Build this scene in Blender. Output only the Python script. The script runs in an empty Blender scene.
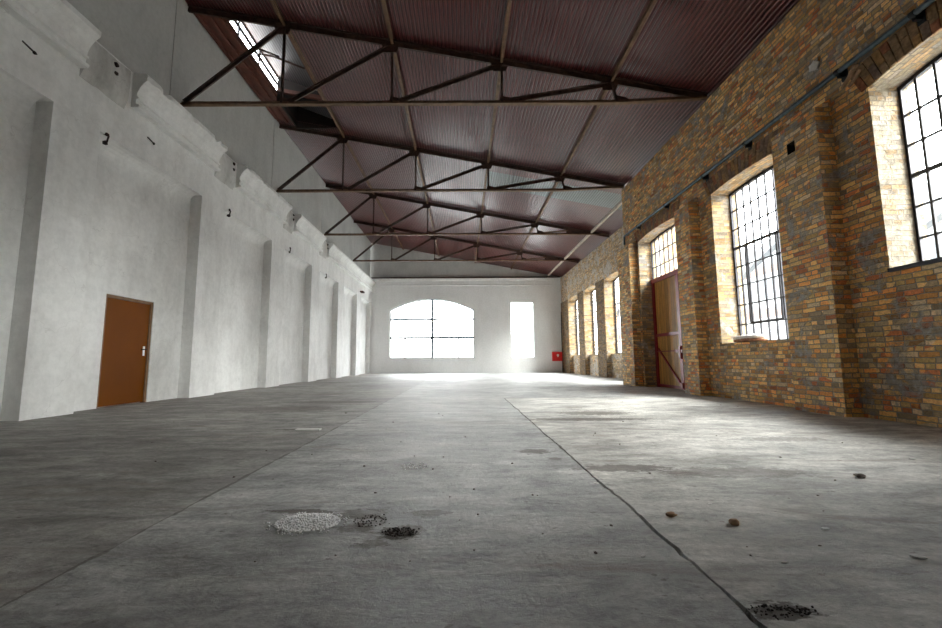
import bpy, math, random
from mathutils import Vector, Matrix, noise
C = bpy.context.scene.collection
R = random.Random(7)

# ------------------------------------------------------------------ materials
def newmat(name):
    m = bpy.data.materials.new(name); m.use_nodes = True
    nt = m.node_tree; nt.nodes.clear()
    out = nt.nodes.new('ShaderNodeOutputMaterial')
    p = nt.nodes.new('ShaderNodeBsdfPrincipled')
    nt.links.new(p.outputs[0], out.inputs[0])
    return m, nt, p
class NG:
    def __init__(s, nt): s.nt = nt
    def n(s, t, **k):
        x = s.nt.nodes.new(t)
        for a, b in k.items(): setattr(x, a, b)
        return x
    def put(s, sock, v):
        if isinstance(v, bpy.types.NodeSocket): s.nt.links.new(v, sock)
        elif isinstance(v, (tuple, list)) and len(v) == 3 and sock.type == 'RGBA': sock.default_value = (*v, 1)
        else: sock.default_value = v
    def math(s, op, a, b=None, c=None, clamp=False):
        x = s.n('ShaderNodeMath', operation=op, use_clamp=clamp); s.put(x.inputs[0], a)
        if b is not None: s.put(x.inputs[1], b)
        if c is not None: s.put(x.inputs[2], c)
        return x.outputs[0]
    def coord(s, kind='Object', scale=(1, 1, 1), loc=(0, 0, 0)):
        t = s.n('ShaderNodeTexCoord'); m = s.n('ShaderNodeMapping')
        s.nt.links.new(t.outputs[kind], m.inputs[0]); m.inputs['Scale'].default_value = scale; m.inputs['Location'].default_value = loc
        return m.outputs[0]
    def noise(s, vec, scale, detail=4, rough=.55, dist=0):
        x = s.n('ShaderNodeTexNoise'); s.put(x.inputs['Vector'], vec); x.inputs['Scale'].default_value = scale
        x.inputs['Detail'].default_value = detail; x.inputs['Roughness'].default_value = rough; x.inputs['Distortion'].default_value = dist
        return x.outputs['Fac'], x.outputs['Color']
    def ramp(s, fac, stops, interp='LINEAR'):
        x = s.n('ShaderNodeValToRGB'); x.color_ramp.interpolation = interp; e = x.color_ramp.elements
        while len(e) < len(stops): e.new(.5)
        for i, (p, c) in enumerate(stops):
            e[i].position = p; e[i].color = (*c, 1) if isinstance(c, tuple) else (c, c, c, 1)
        s.put(x.inputs[0], fac); return x.outputs[0]
    def mix(s, fac, a, b, mode='MIX'):
        x = s.n('ShaderNodeMix', data_type='RGBA', blend_type=mode)
        s.put(x.inputs[0], fac); s.put(x.inputs[6], a); s.put(x.inputs[7], b); return x.outputs[2]
    def bump(s, h, strength=.5, dist=.01, normal=None):
        x = s.n('ShaderNodeBump'); x.inputs['Strength'].default_value = strength; x.inputs['Distance'].default_value = dist
        s.put(x.inputs['Height'], h)
        if normal is not None: s.put(x.inputs['Normal'], normal)
        return x.outputs[0]

def simple(name, col, rough=.6, metal=0, var=.25, scale=6, bump=.2, bdist=.004, spec=.5):
    m, nt, p = newmat(name); g = NG(nt)
    v = g.coord(); f, _ = g.noise(v, scale, 6)
    lo = tuple(c * (1 - var) for c in col); hi = tuple(min(1, c * (1 + var)) for c in col)
    nt.links.new(g.ramp(f, [(.3, lo), (.7, hi)]), p.inputs['Base Color'])
    p.inputs['Roughness'].default_value = rough; p.inputs['Metallic'].default_value = metal
    p.inputs['Specular IOR Level'].default_value = spec
    f2, _ = g.noise(v, scale * 8, 4)
    nt.links.new(g.bump(f2, bump, bdist), p.inputs['Normal'])
    return m

def brick_mat(name, palette, mortar, patch=.45, patch_col=(.30, .28, .26), tint=None, rel=1.0):
    m, nt, p = newmat(name); g = NG(nt)
    t = g.n('ShaderNodeTexCoord'); uv = t.outputs['UV']; ob = t.outputs['Object']
    nf, nc = g.noise(uv, 7, 3)
    d = g.n('ShaderNodeVectorMath', operation='MULTIPLY_ADD'); g.put(d.inputs[0], nc); d.inputs[1].default_value = (.045, .04, 0); g.put(d.inputs[2], uv)
    s = g.n('ShaderNodeSeparateXYZ'); g.put(s.inputs[0], d.outputs[0]); u, w = s.outputs[0], s.outputs[1]
    BH, BL = .078, .265
    r = g.math('DIVIDE', w, BH); row = g.math('FLOOR', r)
    half = g.math('MULTIPLY', g.math('MODULO', row, 2.0), .5)
    # every third course or so is a header course of half bricks
    wr = g.n('ShaderNodeTexWhiteNoise', noise_dimensions='1D'); g.put(wr.inputs['W'], row)
    head = g.math('ADD', g.math('GREATER_THAN', wr.outputs[0], .62), 1.0)
    uu = g.math('MULTIPLY', g.math('ADD', g.math('DIVIDE', u, BL), half), head)
    uu = g.math('ADD', uu, wr.outputs[0])
    col = g.math('FLOOR', uu)
    fu = g.math('FRACT', uu); fw = g.math('FRACT', r)
    eu = g.math('MULTIPLY', g.math('DIVIDE', g.math('MINIMUM', fu, g.math('SUBTRACT', 1.0, fu)), head), BL)
    ew = g.math('MULTIPLY', g.math('MINIMUM', fw, g.math('SUBTRACT', 1.0, fw)), BH)
    e = g.math('MINIMUM', eu, ew)
    nf2, _ = g.noise(uv, 45, 3)
    e2 = g.math('ADD', e, g.math('MULTIPLY', g.math('SUBTRACT', nf2, .5), .014))
    mask = g.math('MULTIPLY', g.math('SUBTRACT', e2, .0045), 220.0, clamp=True)
    cb = g.n('ShaderNodeCombineXYZ'); g.put(cb.inputs[0], col); g.put(cb.inputs[1], row)
    wn = g.n('ShaderNodeTexWhiteNoise', noise_dimensions='2D'); g.put(wn.inputs['Vector'], cb.outputs[0])
    # zones: big soft noise slides the palette so that reds, ochres and greys gather
    z, _ = g.noise(ob, .55, 3)
    pick = g.math('ADD', g.math('MULTIPLY', wn.outputs[0], .62), g.math('MULTIPLY', g.math('SUBTRACT', z, .28), .85), clamp=True)
    n = len(palette)
    bc = g.ramp(pick, [(i / n, c) for i, c in enumerate(palette)], 'CONSTANT')
    sp, _ = g.noise(ob, 30, 5, .7)
    bc = g.mix(.75, bc, g.ramp(sp, [(.3, .55), (.7, 1.4)]), 'MULTIPLY')
    wsp = g.n('ShaderNodeSeparateColor'); g.put(wsp.inputs[0], wn.outputs['Color'])
    bc = g.mix(1.0, bc, g.ramp(wsp.outputs[1], [(0, .6), (1, 1.3)]), 'MULTIPLY')
    mf, _ = g.noise(ob, 22, 4)
    mc = g.mix(mf, tuple(c * .55 for c in mortar), mortar)
    col_ = g.mix(mask, mc, bc)
    # smears of old plaster and cement
    pf, _ = g.noise(ob, 1.7, 7, .68, .6)
    pm = g.math('MULTIPLY', g.math('SUBTRACT', pf, 1 - patch), 14.0, clamp=True)
    pc, _ = g.noise(ob, 14, 5)
    pcol = g.ramp(pc, [(.3, tuple(c * .5 for c in patch_col)), (.7, tuple(min(1, c * 1.25) for c in patch_col))])
    pm2 = g.math('MULTIPLY', pm, g.math('ADD', .45, g.math('MULTIPLY', pc, .8), clamp=True))
    col_ = g.mix(pm2, col_, pcol)
    nt.links.new(col_, p.inputs['Base Color'])
    p.inputs['Roughness'].default_value = .88; p.inputs['Specular IOR Level'].default_value = .25
    hgt = g.math('ADD', g.math('MULTIPLY', mask, g.math('SUBTRACT', 1.0, g.math('MULTIPLY', pm, .7))), g.math('MULTIPLY', sp, .55))
    hgt = g.math('ADD', hgt, g.math('MULTIPLY', wsp.outputs[2], .35))
    nt.links.new(g.bump(hgt, .9, .016 * rel), p.inputs['Normal'])
    return m

PAL = [(0.320, 0.282, 0.218), (0.639, 0.488, 0.294), (0.794, 0.532, 0.239), (0.430, 0.311, 0.184), (0.858, 0.576, 0.239), (0.888, 0.533, 0.193), (0.701, 0.532, 0.319),
       (0.571, 0.312, 0.128), (0.869, 0.417, 0.133), (0.794, 0.503, 0.203), (0.632, 0.226, 0.092), (0.884, 0.387, 0.121), (0.663, 0.285, 0.128)]
PALF = [(0.381, 0.336, 0.280), (0.582, 0.470, 0.336), (0.672, 0.515, 0.314), (0.470, 0.370, 0.246), (0.694, 0.482, 0.246), (0.560, 0.381, 0.224), (0.650, 0.403, 0.202), (0.493, 0.291, 0.179)]
M = {}
M['brick'] = brick_mat('brick_wall', PAL, (.42, .37, .30), patch=.46, patch_col=(.36, .34, .31), rel=1.6)
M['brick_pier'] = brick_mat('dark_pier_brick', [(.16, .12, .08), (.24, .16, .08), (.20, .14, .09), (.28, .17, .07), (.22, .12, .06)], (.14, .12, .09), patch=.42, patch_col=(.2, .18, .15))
M['brick_far'] = brick_mat('sandy_brick', PALF, (.36, .32, .27), patch=.5, patch_col=(.62, .58, .52))
M['brick_reveal'] = brick_mat('reveal_brick', [(.36, .33, .29), (.50, .38, .22), (.56, .38, .19), (.34, .27, .19), (.55, .34, .15), (.50, .30, .13)], (.34, .30, .25), patch=.47, patch_col=(.48, .43, .37))
M['plaster_reveal'] = brick_mat('plastered_reveal', [(.42, .38, .33), (.52, .42, .28), (.52, .36, .20), (.40, .33, .26)], (.42, .37, .31), patch=.54, patch_col=(.42, .37, .29), rel=1.8)

def plaster(name, base, stain, amount=.5, bump=.35):
    m, nt, p = newmat(name); g = NG(nt)
    v = g.coord(); a, _ = g.noise(v, .7, 8, .62, .4); b, _ = g.noise(g.coord(scale=(1, 1, .22)), 2.6, 6, .6); c, _ = g.noise(v, 9, 8, .7)
    k = g.math('MULTIPLY', g.math('ADD', g.math('MULTIPLY', a, .6), g.math('MULTIPLY', b, .4)), 1.0)
    col = g.ramp(k, [(.36, tuple(s * (1 - amount) + t * amount for s, t in zip(base, stain))), (.56, base)])
    col = g.mix(.45, col, g.ramp(c, [(.25, .72), (.6, 1.04)]), 'MULTIPLY')
    w = g.n('ShaderNodeTexVoronoi', feature='DISTANCE_TO_EDGE'); wv, wc = g.noise(v, 2, 3)
    dv = g.n('ShaderNodeVectorMath', operation='MULTIPLY_ADD'); g.put(dv.inputs[0], wc); dv.inputs[1].default_value = (.7, .7, .7); g.put(dv.inputs[2], v)
    g.put(w.inputs['Vector'], dv.outputs[0]); w.inputs['Scale'].default_value = .55
    cr = g.math('LESS_THAN', w.outputs['Distance'], .0022)
    col = g.mix(g.math('MULTIPLY', cr, .35), col, stain)
    nt.links.new(col, p.inputs['Base Color']); p.inputs['Roughness'].default_value = .82; p.inputs['Specular IOR Level'].default_value = .25
    nt.links.new(g.bump(g.math('ADD', g.math('MULTIPLY', c, .3), a), bump, .02), p.inputs['Normal'])
    return m
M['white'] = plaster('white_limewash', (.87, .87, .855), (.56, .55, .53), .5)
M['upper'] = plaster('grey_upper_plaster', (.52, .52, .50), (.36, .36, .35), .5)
M['rough'] = plaster('rough_plaster', (.66, .655, .63), (.30, .29, .27), .8, .9)
M['backwhite'] = plaster('back_wall_paint', (.84, .84, .83), (.70, .70, .68), .4, .2)

def floor_mat():
    m, nt, p = newmat('worn_concrete'); g = NG(nt)
    v = g.coord(); s = g.n('ShaderNodeSeparateXYZ'); g.put(s.inputs[0], v); X, Y = s.outputs[0], s.outputs[1]
    big, _ = g.noise(v, .45, 6, .6, .5); mid, _ = g.noise(g.coord(scale=(.45, 1.5, 1)), 2.2, 9, .68, .5); fine, _ = g.noise(v, 26, 8, .75)
    k = g.math('ADD', g.math('MULTIPLY', big, .45), g.math('MULTIPLY', mid, .55))
    col = g.ramp(k, [(.40, (.23, .225, .215)), (.47, (.34, .336, .324)), (.53, (.44, .435, .42)), (.60, (.56, .55, .53))])
    col = g.mix(.8, col, g.ramp(fine, [(.3, .6), (.62, 1.16)]), 'MULTIPLY')
    bl, _ = g.noise(g.coord(scale=(.7, 1.3, 1), loc=(2, 7, 0)), 4.5, 12, .78, .4)
    col = g.mix(.85, col, g.ramp(bl, [(.38, .55), (.5, .95), (.62, 1.2)]), 'MULTIPLY')
    fk, _ = g.noise(g.coord(scale=(.8, 1.2, 1)), 17, 4, .6)
    col = g.mix(g.math('MULTIPLY', g.math('MULTIPLY', g.math('SUBTRACT', fk, .635), 14.0, clamp=True), .75), col, (.10, .08, .065))
    # three separate pours of concrete
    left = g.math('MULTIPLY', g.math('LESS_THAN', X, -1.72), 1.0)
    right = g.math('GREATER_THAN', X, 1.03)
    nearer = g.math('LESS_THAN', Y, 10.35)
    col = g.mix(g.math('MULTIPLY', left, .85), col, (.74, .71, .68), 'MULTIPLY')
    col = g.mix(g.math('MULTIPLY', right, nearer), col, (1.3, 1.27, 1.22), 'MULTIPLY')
    jn, _ = g.noise(v, 5, 5)
    jw = g.math('ADD', .003, g.math('MULTIPLY', g.math('SUBTRACT', jn, .42, clamp=True), .07))
    jm = g.math('LESS_THAN', g.math('ABSOLUTE', g.math('ADD', g.math('ADD', X, 1.72), g.math('MULTIPLY', g.math('SUBTRACT', mid, .5), .06))), jw)
    col = g.mix(g.math('MULTIPLY', jm, .75), col, (.10, .085, .075))
    cm = g.math('LESS_THAN', g.math('ABSOLUTE', g.math('ADD', g.math('SUBTRACT', Y, 5.82), g.math('MULTIPLY', mid, .05))), g.math('MULTIPLY', jw, 1.2))
    col = g.mix(g.math('MULTIPLY', g.math('MULTIPLY', cm, left), .7), col, (.10, .085, .075))
    # brown dirt, drawn out across the floor
    df, _ = g.noise(g.coord(scale=(.35, 1.4, 1), loc=(3, 1, 0)), 1.5, 9, .72, .8)
    dm = g.math('MULTIPLY', g.math('SUBTRACT', df, .55), 8.0, clamp=True)
    col = g.mix(g.math('MULTIPLY', dm, .7), col, (.20, .165, .135))
    # little dark pits
    vo = g.n('ShaderNodeTexVoronoi'); g.put(vo.inputs['Vector'], v); vo.inputs['Scale'].default_value = 3.3
    pit = g.math('LESS_THAN', vo.outputs['Distance'], g.math('MULTIPLY', g.math('SUBTRACT', mid, .42), .42))
    col = g.mix(g.math('MULTIPLY', pit, .6), col, (.09, .075, .06))
    # known stains: x, y, rx, ry, strength
    sn, _ = g.noise(g.coord(scale=(.7, 1.2, 1)), 16, 8, .75)
    for x, y, rx, ry, a in [(2.28, 7.36, .62, .30, .65), (1.9, 6.6, 1.0, .16, .75), (.72, 4.32, .17, .10, .8), (1.35, 3.65, .40, .12, .7), (2.2, 3.5, .6, .16, .5),
                            (1.14, 1.62, .13, .055, .9), (-.33, 2.34, .12, .10, .95), (-.60, 2.60, .16, .09, .9), (-.58, 2.40, .12, .06, .9), (-.45, 2.20, .1, .05, .7), (-.2, 2.62, .14, .06, .7), (-.95, 2.66, .22, .04, .8), (.86, 4.0, .07, .05, .7), (-.42, 3.72, .5, .25, .25),
                            (-3.4, 8.2, 1.1, .5, .5), (-2.2, 5.75, .28, .05, .8), (3.6, 4.9, .5, .15, .5), (-2.9, 9.6, 1.0, .3, .5)]:
        dx = g.math('DIVIDE', g.math('SUBTRACT', X, x), rx); dy = g.math('DIVIDE', g.math('SUBTRACT', Y, y), ry)
        dd = g.math('SQRT', g.math('ADD', g.math('MULTIPLY', dx, dx), g.math('MULTIPLY', dy, dy)))
        mk = g.math('MULTIPLY', g.math('SUBTRACT', g.math('SUBTRACT', 2.75, dd), g.math('MULTIPLY', sn, 3.4)), 5.0, clamp=True)
        col = g.mix(g.math('MULTIPLY', mk, a), col, (.075, .058, .045))
    # pale scuffs
    pf, _ = g.noise(g.coord(scale=(.8, 1.6, 1), loc=(9, 4, 0)), 4, 8, .75)
    col = g.mix(g.math('MULTIPLY', g.math('SUBTRACT', pf, .62), 3.5, clamp=True), col, (.62, .61, .59))
    w = g.n('ShaderNodeTexVoronoi', feature='DISTANCE_TO_EDGE'); _, wc = g.noise(v, 1.6, 5)
    dv = g.n('ShaderNodeVectorMath', operation='MULTIPLY_ADD'); g.put(dv.inputs[0], wc); dv.inputs[1].default_value = (.9, .9, 0); g.put(dv.inputs[2], v)
    g.put(w.inputs['Vector'], dv.outputs[0]); w.inputs['Scale'].default_value = .7
    cr = g.math('LESS_THAN', w.outputs['Distance'], .002)
    col = g.mix(g.math('MULTIPLY', g.math('MULTIPLY', cr, g.math('GREATER_THAN', big, .52)), .3), col, (.14, .13, .12))
    nt.links.new(col, p.inputs['Base Color'])
    nt.links.new(g.ramp(mid, [(.3, .52), (.7, .8)]), p.inputs['Roughness']); p.inputs['Specular IOR Level'].default_value = .45
    h = g.math('ADD', g.math('MULTIPLY', fine, .35), g.math('MULTIPLY', mid, .9)); h = g.math('SUBTRACT', h, g.math('MULTIPLY', cr, .06)); h = g.math('SUBTRACT', h, g.math('MULTIPLY', pit, .4))
    h = g.math('ADD', h, g.math('MULTIPLY', bl, .8))
    nt.links.new(g.bump(h, .6, .03), p.inputs['Normal'])
    return m
M['floor'] = floor_mat()

def roof_mat(name, c1, c2, rust, rough=.33):
    m, nt, p = newmat(name); g = NG(nt)
    v = g.coord(); a, _ = g.noise(v, .8, 5, .6, .6); b, _ = g.noise(g.coord(scale=(3, .6, 1)), 5, 6, .7)
    col = g.ramp(g.math('ADD', g.math('MULTIPLY', a, .5), g.math('MULTIPLY', b, .5)), [(.35, c1), (.62, c2)])
    vo = g.n('ShaderNodeTexVoronoi'); g.put(vo.inputs['Vector'], v); vo.inputs['Scale'].default_value = 2.6
    spot = g.math('LESS_THAN', vo.outputs['Distance'], g.math('MULTIPLY', g.math('SUBTRACT', b, .44), .35))
    sx = g.n('ShaderNodeSeparateXYZ'); g.put(sx.inputs[0], v)
    fr = g.math('FRACT', g.math('DIVIDE', g.math('ADD', sx.outputs[0], 7.62), .098))
    col = g.mix(g.math('MULTIPLY', g.math('GREATER_THAN', fr, .72), .85), col, tuple(c * .15 for c in c1))   # dark gap line along each seam
    col = g.mix(spot, col, rust)
    nt.links.new(col, p.inputs['Base Color'])
    nt.links.new(g.ramp(b, [(.3, rough), (.75, rough + .1)]), p.inputs['Roughness'])
    p.inputs['Specular IOR Level'].default_value = .7
    return m
M['roof'] = roof_mat('maroon_corrugated_sheet', (.070, .010, .010), (.125, .024, .021), (.010, .006, .006), .27)
M['roof_new'] = roof_mat('grey_green_sheet', (.10, .12, .115), (.14, .16, .155), (.05, .05, .05))
M['steel'] = simple('brown_rusty_steel', (.06, .033, .024), .55, .2, .45, 7, .4)
M['purlin'] = simple('tan_rusty_steel', (.15, .085, .045), .6, .1, .4, 6, .4)
M['pale_timber'] = simple('pale_timber', (.60, .53, .45), .7, 0, .2, 5)
M['wood_dark'] = simple('reddish_brown_boards', (.13, .04, .024), .6, 0, .4, 4, .4)
M['wood_black'] = simple('shade_black_boards', (.02, .014, .012), .7, 0, .4, 4, .4)  # black colour paints in the shade of the lantern shaft and eave gap
M['red_steel'] = simple('oxide_red_paint', (.26, .014, .022), .45, 0, .3, 9)
M['frame_black'] = simple('dark_window_steel', (.022, .020, .026), .5, .3, .3, 12)
M['frame_grey'] = simple('grey_window_steel', (.20, .24, .28), .5, .2, .2, 12)
M['pipe'] = simple('blue_grey_pipe_paint', (.075, .11, .13), .35, .5, .35, 14, .2)
M['pipe_dark'] = simple('black_clamp_steel', (.02, .025, .028), .5, .5, .3, 14)
M['red'] = simple('fire_red_paint', (.80, .015, .02), .35, 0, .08, 3, .05)
M['signwhite'] = simple('white_symbol_paint', (.9, .9, .9), .5, 0, .03, 3, .02)
M['brown_door'] = simple('brown_door_paint', (.17, .048, .0), .5, 0, .12, 1.2, .08, .004, .06)
M['door_lining'] = simple('door_lining', (.22, .12, .06), .6, 0, .2, 8)
M['chrome'] = simple('pale_handle_plate', (.75, .76, .74), .3, .6, .05, 8)
M['iron'] = simple('rusted_iron', (.03, .02, .015), .8, .3, .5, 30, .6)
M['stone'] = simple('grey_stone_crumb', (.16, .13, .11), .85, 0, .4, 20, .6)
M['paleflake'] = simple('pale_plaster_flake', (.72, .71, .68), .8, 0, .1, 20, .4)
M['orange_crumb'] = simple('brick_crumb', (.33, .20, .11), .85, 0, .3, 20, .6)
M['cloth'] = simple('dusty_white_sacking', (.74, .70, .68), .9, 0, .15, 10, .5, .01)
M['cloth_brown'] = simple('brown_sacking', (.30, .14, .08), .9, 0, .4, 12, .5, .01)
M['facade'] = simple('pale_outside_plaster', (.45, .45, .45), .9, 0, .06, 1, .1)
M['facade_brick'] = simple('outside_brick_band', (.24, .17, .14), .9, 0, .1, 2, .1)
M['outwin'] = simple('outside_dark_glazing', (.17, .18, .19), .3, 0, .1, 2, .1)
M['outground'] = simple('outside_paving', (.42, .42, .41), .9, 0, .1, 2, .1)
M['sheet_grey'] = roof_mat('grey_lantern_sheet', (.10, .10, .11), (.15, .15, .16), (.05, .04, .04), .3)
def planks():
    m, nt, p = newmat('ochre_door_planks'); g = NG(nt); v = g.coord()
    s = g.n('ShaderNodeSeparateXYZ'); g.put(s.inputs[0], v)
    a, _ = g.noise(g.coord(scale=(1, 6, .5)), 5, 8, .65, .6); c, _ = g.noise(v, 1.3, 5)
    q = g.math('DIVIDE', s.outputs[1], .19); fr = g.math('FRACT', q)
    w = g.n('ShaderNodeTexWhiteNoise', noise_dimensions='1D'); g.put(w.inputs['W'], g.math('FLOOR', q))
    col = g.ramp(a, [(.3, (.28, .12, .022)), (.55, (.58, .29, .06)), (.75, (.68, .37, .10))])
    col = g.mix(.8, col, g.ramp(g.math('ADD', g.math('MULTIPLY', w.outputs[0], .5), g.math('MULTIPLY', c, .5)), [(.2, .55), (.7, 1.15)]), 'MULTIPLY')
    gap = g.math('LESS_THAN', fr, .05); col = g.mix(gap, col, (.05, .02, .01))
    nt.links.new(col, p.inputs['Base Color']); p.inputs['Roughness'].default_value = .55
    nt.links.new(g.bump(g.math('SUBTRACT', a, gap), .5, .006), p.inputs['Normal']); return m
M['planks'] = planks()
def gravel_mat():
    m, nt, p = newmat('white_gravel'); g = NG(nt); v = g.coord(); f, _ = g.noise(v, 60, 2)
    nt.links.new(g.ramp(f, [(.30, (.62, .60, .57)), (.42, (.90, .89, .88)), (.7, (.92, .92, .93))]), p.inputs['Base Color'])
    p.inputs['Roughness'].default_value = .8; return m
M['gravel'] = gravel_mat()
def glass_mat():
    m = bpy.data.materials.new('window_glass'); m.use_nodes = True; nt = m.node_tree; nt.nodes.clear(); g = NG(nt)
    o = g.n('ShaderNodeOutputMaterial'); t = g.n('ShaderNodeBsdfTransparent'); t.inputs[0].default_value = (.93, .95, .95, 1)
    gl = g.n('ShaderNodeBsdfGlossy'); gl.inputs['Roughness'].default_value = .08
    ge = g.n('ShaderNodeNewGeometry'); dt = g.n('ShaderNodeVectorMath', operation='DOT_PRODUCT'); g.put(dt.inputs[0], ge.outputs['Incoming']); g.put(dt.inputs[1], ge.outputs['Normal'])
    fr = g.math('ADD', .03, g.math('MULTIPLY', .9, g.math('POWER', g.math('SUBTRACT', 1.0, g.math('ABSOLUTE', dt.outputs['Value']), clamp=True), 5.0)))
    mx = g.n('ShaderNodeMixShader'); g.put(mx.inputs[0], fr); g.put(mx.inputs[1], t.outputs[0]); g.put(mx.inputs[2], gl.outputs[0])
    nt.links.new(mx.outputs[0], o.inputs[0]); return m
M['glass'] = glass_mat()

# ------------------------------------------------------------------ mesh helpers
class MB:
    def __init__(s): s.v = []; s.f = []; s.m = []; s.uv = {}
    def face(s, pts, mi=0, uv=None):
        i = len(s.v); s.v += [tuple(p) for p in pts]; s.f.append(list(range(i, i + len(pts)))); s.m.append(mi)
        if uv: s.uv[len(s.f) - 1] = uv
    def poly(s, verts, faces, mi=0):
        i = len(s.v); s.v += [tuple(p) for p in verts]
        for f in faces: s.f.append([i + k for k in f]); s.m.append(mi)
    def box(s, a, b, mi=0):
        x0, y0, z0 = a; x1, y1, z1 = b
        s.poly([(x0, y0, z0), (x1, y0, z0), (x1, y1, z0), (x0, y1, z0), (x0, y0, z1), (x1, y0, z1), (x1, y1, z1), (x0, y1, z1)],
               [(0, 3, 2, 1), (4, 5, 6, 7), (0, 1, 5, 4), (1, 2, 6, 5), (2, 3, 7, 6), (3, 0, 4, 7)], mi)
    def bar(s, p, q, w, h, up=(0, 0, 1), mi=0):
        p, q = Vector(p), Vector(q); d = (q - p).normalized(); side = d.cross(Vector(up))
        if side.length < 1e-4: side = d.cross(Vector((0, 1, 0)))
        side.normalize(); u = side.cross(d).normalized()
        c = [side * (sx * w / 2) + u * (sz * h / 2) for sx, sz in ((-1, -1), (1, -1), (1, 1), (-1, 1))]
        s.poly([p + k for k in c] + [q + k for k in c], [(3, 2, 1, 0), (4, 5, 6, 7), (0, 1, 5, 4), (1, 2, 6, 5), (2, 3, 7, 6), (3, 0, 4, 7)], mi)
    def tube(s, pts, r, n=12, mi=0, cap=True):
        pts = [Vector(p) for p in pts]; rings = []
        for i, p in enumerate(pts):
            d = (pts[min(i + 1, len(pts) - 1)] - pts[max(i - 1, 0)]).normalized()
            a = d.cross(Vector((0, 0, 1)));
            if a.length < .05: a = d.cross(Vector((1, 0, 0)))
            a.normalize(); b = d.cross(a).normalized()
            rings.append([p + (a * math.cos(2 * math.pi * k / n) + b * math.sin(2 * math.pi * k / n)) * r for k in range(n)])
        vs = [q for ring in rings for q in ring]; fs = []
        for i in range(len(pts) - 1):
            for k in range(n): fs.append((i * n + k, i * n + (k + 1) % n, (i + 1) * n + (k + 1) % n, (i + 1) * n + k))
        if cap: fs.append(tuple(range(n))[::-1]); fs.append(tuple((len(pts) - 1) * n + k for k in range(n)))
        s.poly(vs, fs, mi)
    def prism_y(s, prof, y0, y1, mi=0, cuts=1, jit=None):
        n = len(prof); rows = []
        for c in range(cuts + 1):
            y = y0 + (y1 - y0) * c / cuts; row = []
            for k, (x, z) in enumerate(prof):
                dx = dz = 0
                if jit: dx, dz = jit(k, y)
                row.append((x + dx, y, z + dz))
            rows.append(row)
        vs = [p for r_ in rows for p in r_]; fs = []
        for c in range(cuts):
            for k in range(n): fs.append((c * n + k, c * n + (k + 1) % n, (c + 1) * n + (k + 1) % n, (c + 1) * n + k))
        fs.append(tuple(range(n))[::-1]); fs.append(tuple(cuts * n + k for k in range(n)))
        s.poly(vs, fs, mi)
    def build(s, name, mats, parent=None, loc=None, smooth=False, fixn=True):
        me = bpy.data.meshes.new(name); me.from_pydata(s.v, [], s.f)
        if not isinstance(mats, (list, tuple)): mats = [mats]
        for m in mats: me.materials.append(M[m])
        for p, mi in zip(me.polygons, s.m): p.material_index = mi; p.use_smooth = smooth
        if fixn:
            import bmesh
            bm = bmesh.new(); bm.from_mesh(me); bmesh.ops.recalc_face_normals(bm, faces=bm.faces); bm.to_mesh(me); bm.free()
        uvl = me.uv_layers.new(name='UVMap')
        for p in me.polygons:
            n = p.normal; cu = s.uv.get(p.index)
            for j, li in enumerate(p.loop_indices):
                co = me.vertices[me.loops[li].vertex_index].co
                if cu and not fixn: uvl.data[li].uv = cu[j]
                elif abs(n.x) >= abs(n.y) and abs(n.x) >= abs(n.z): uvl.data[li].uv = (co.y, co.z)
                elif abs(n.y) >= abs(n.z): uvl.data[li].uv = (co.x + .11, co.z)
                else: uvl.data[li].uv = (co.y, co.x)
        o = bpy.data.objects.new(name, me); C.objects.link(o)
        if parent: o.parent = parent
        if loc: o.location = loc
        return o
def struct(o): o['kind'] = 'structure'; return o
def slabel(o, l): o['label'] = l; o['category'] = o.get('category', 'wall'); return o
def tag(o, label, cat, group=None, kind=None):
    o['label'] = label; o['category'] = cat
    if group: o['group'] = group
    if kind: o['kind'] = kind
    return o
def empty(name, loc=(0, 0, 0)):
    o = bpy.data.objects.new(name, None); C.objects.link(o); o.location = loc; o.empty_display_size = .2; return o

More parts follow.
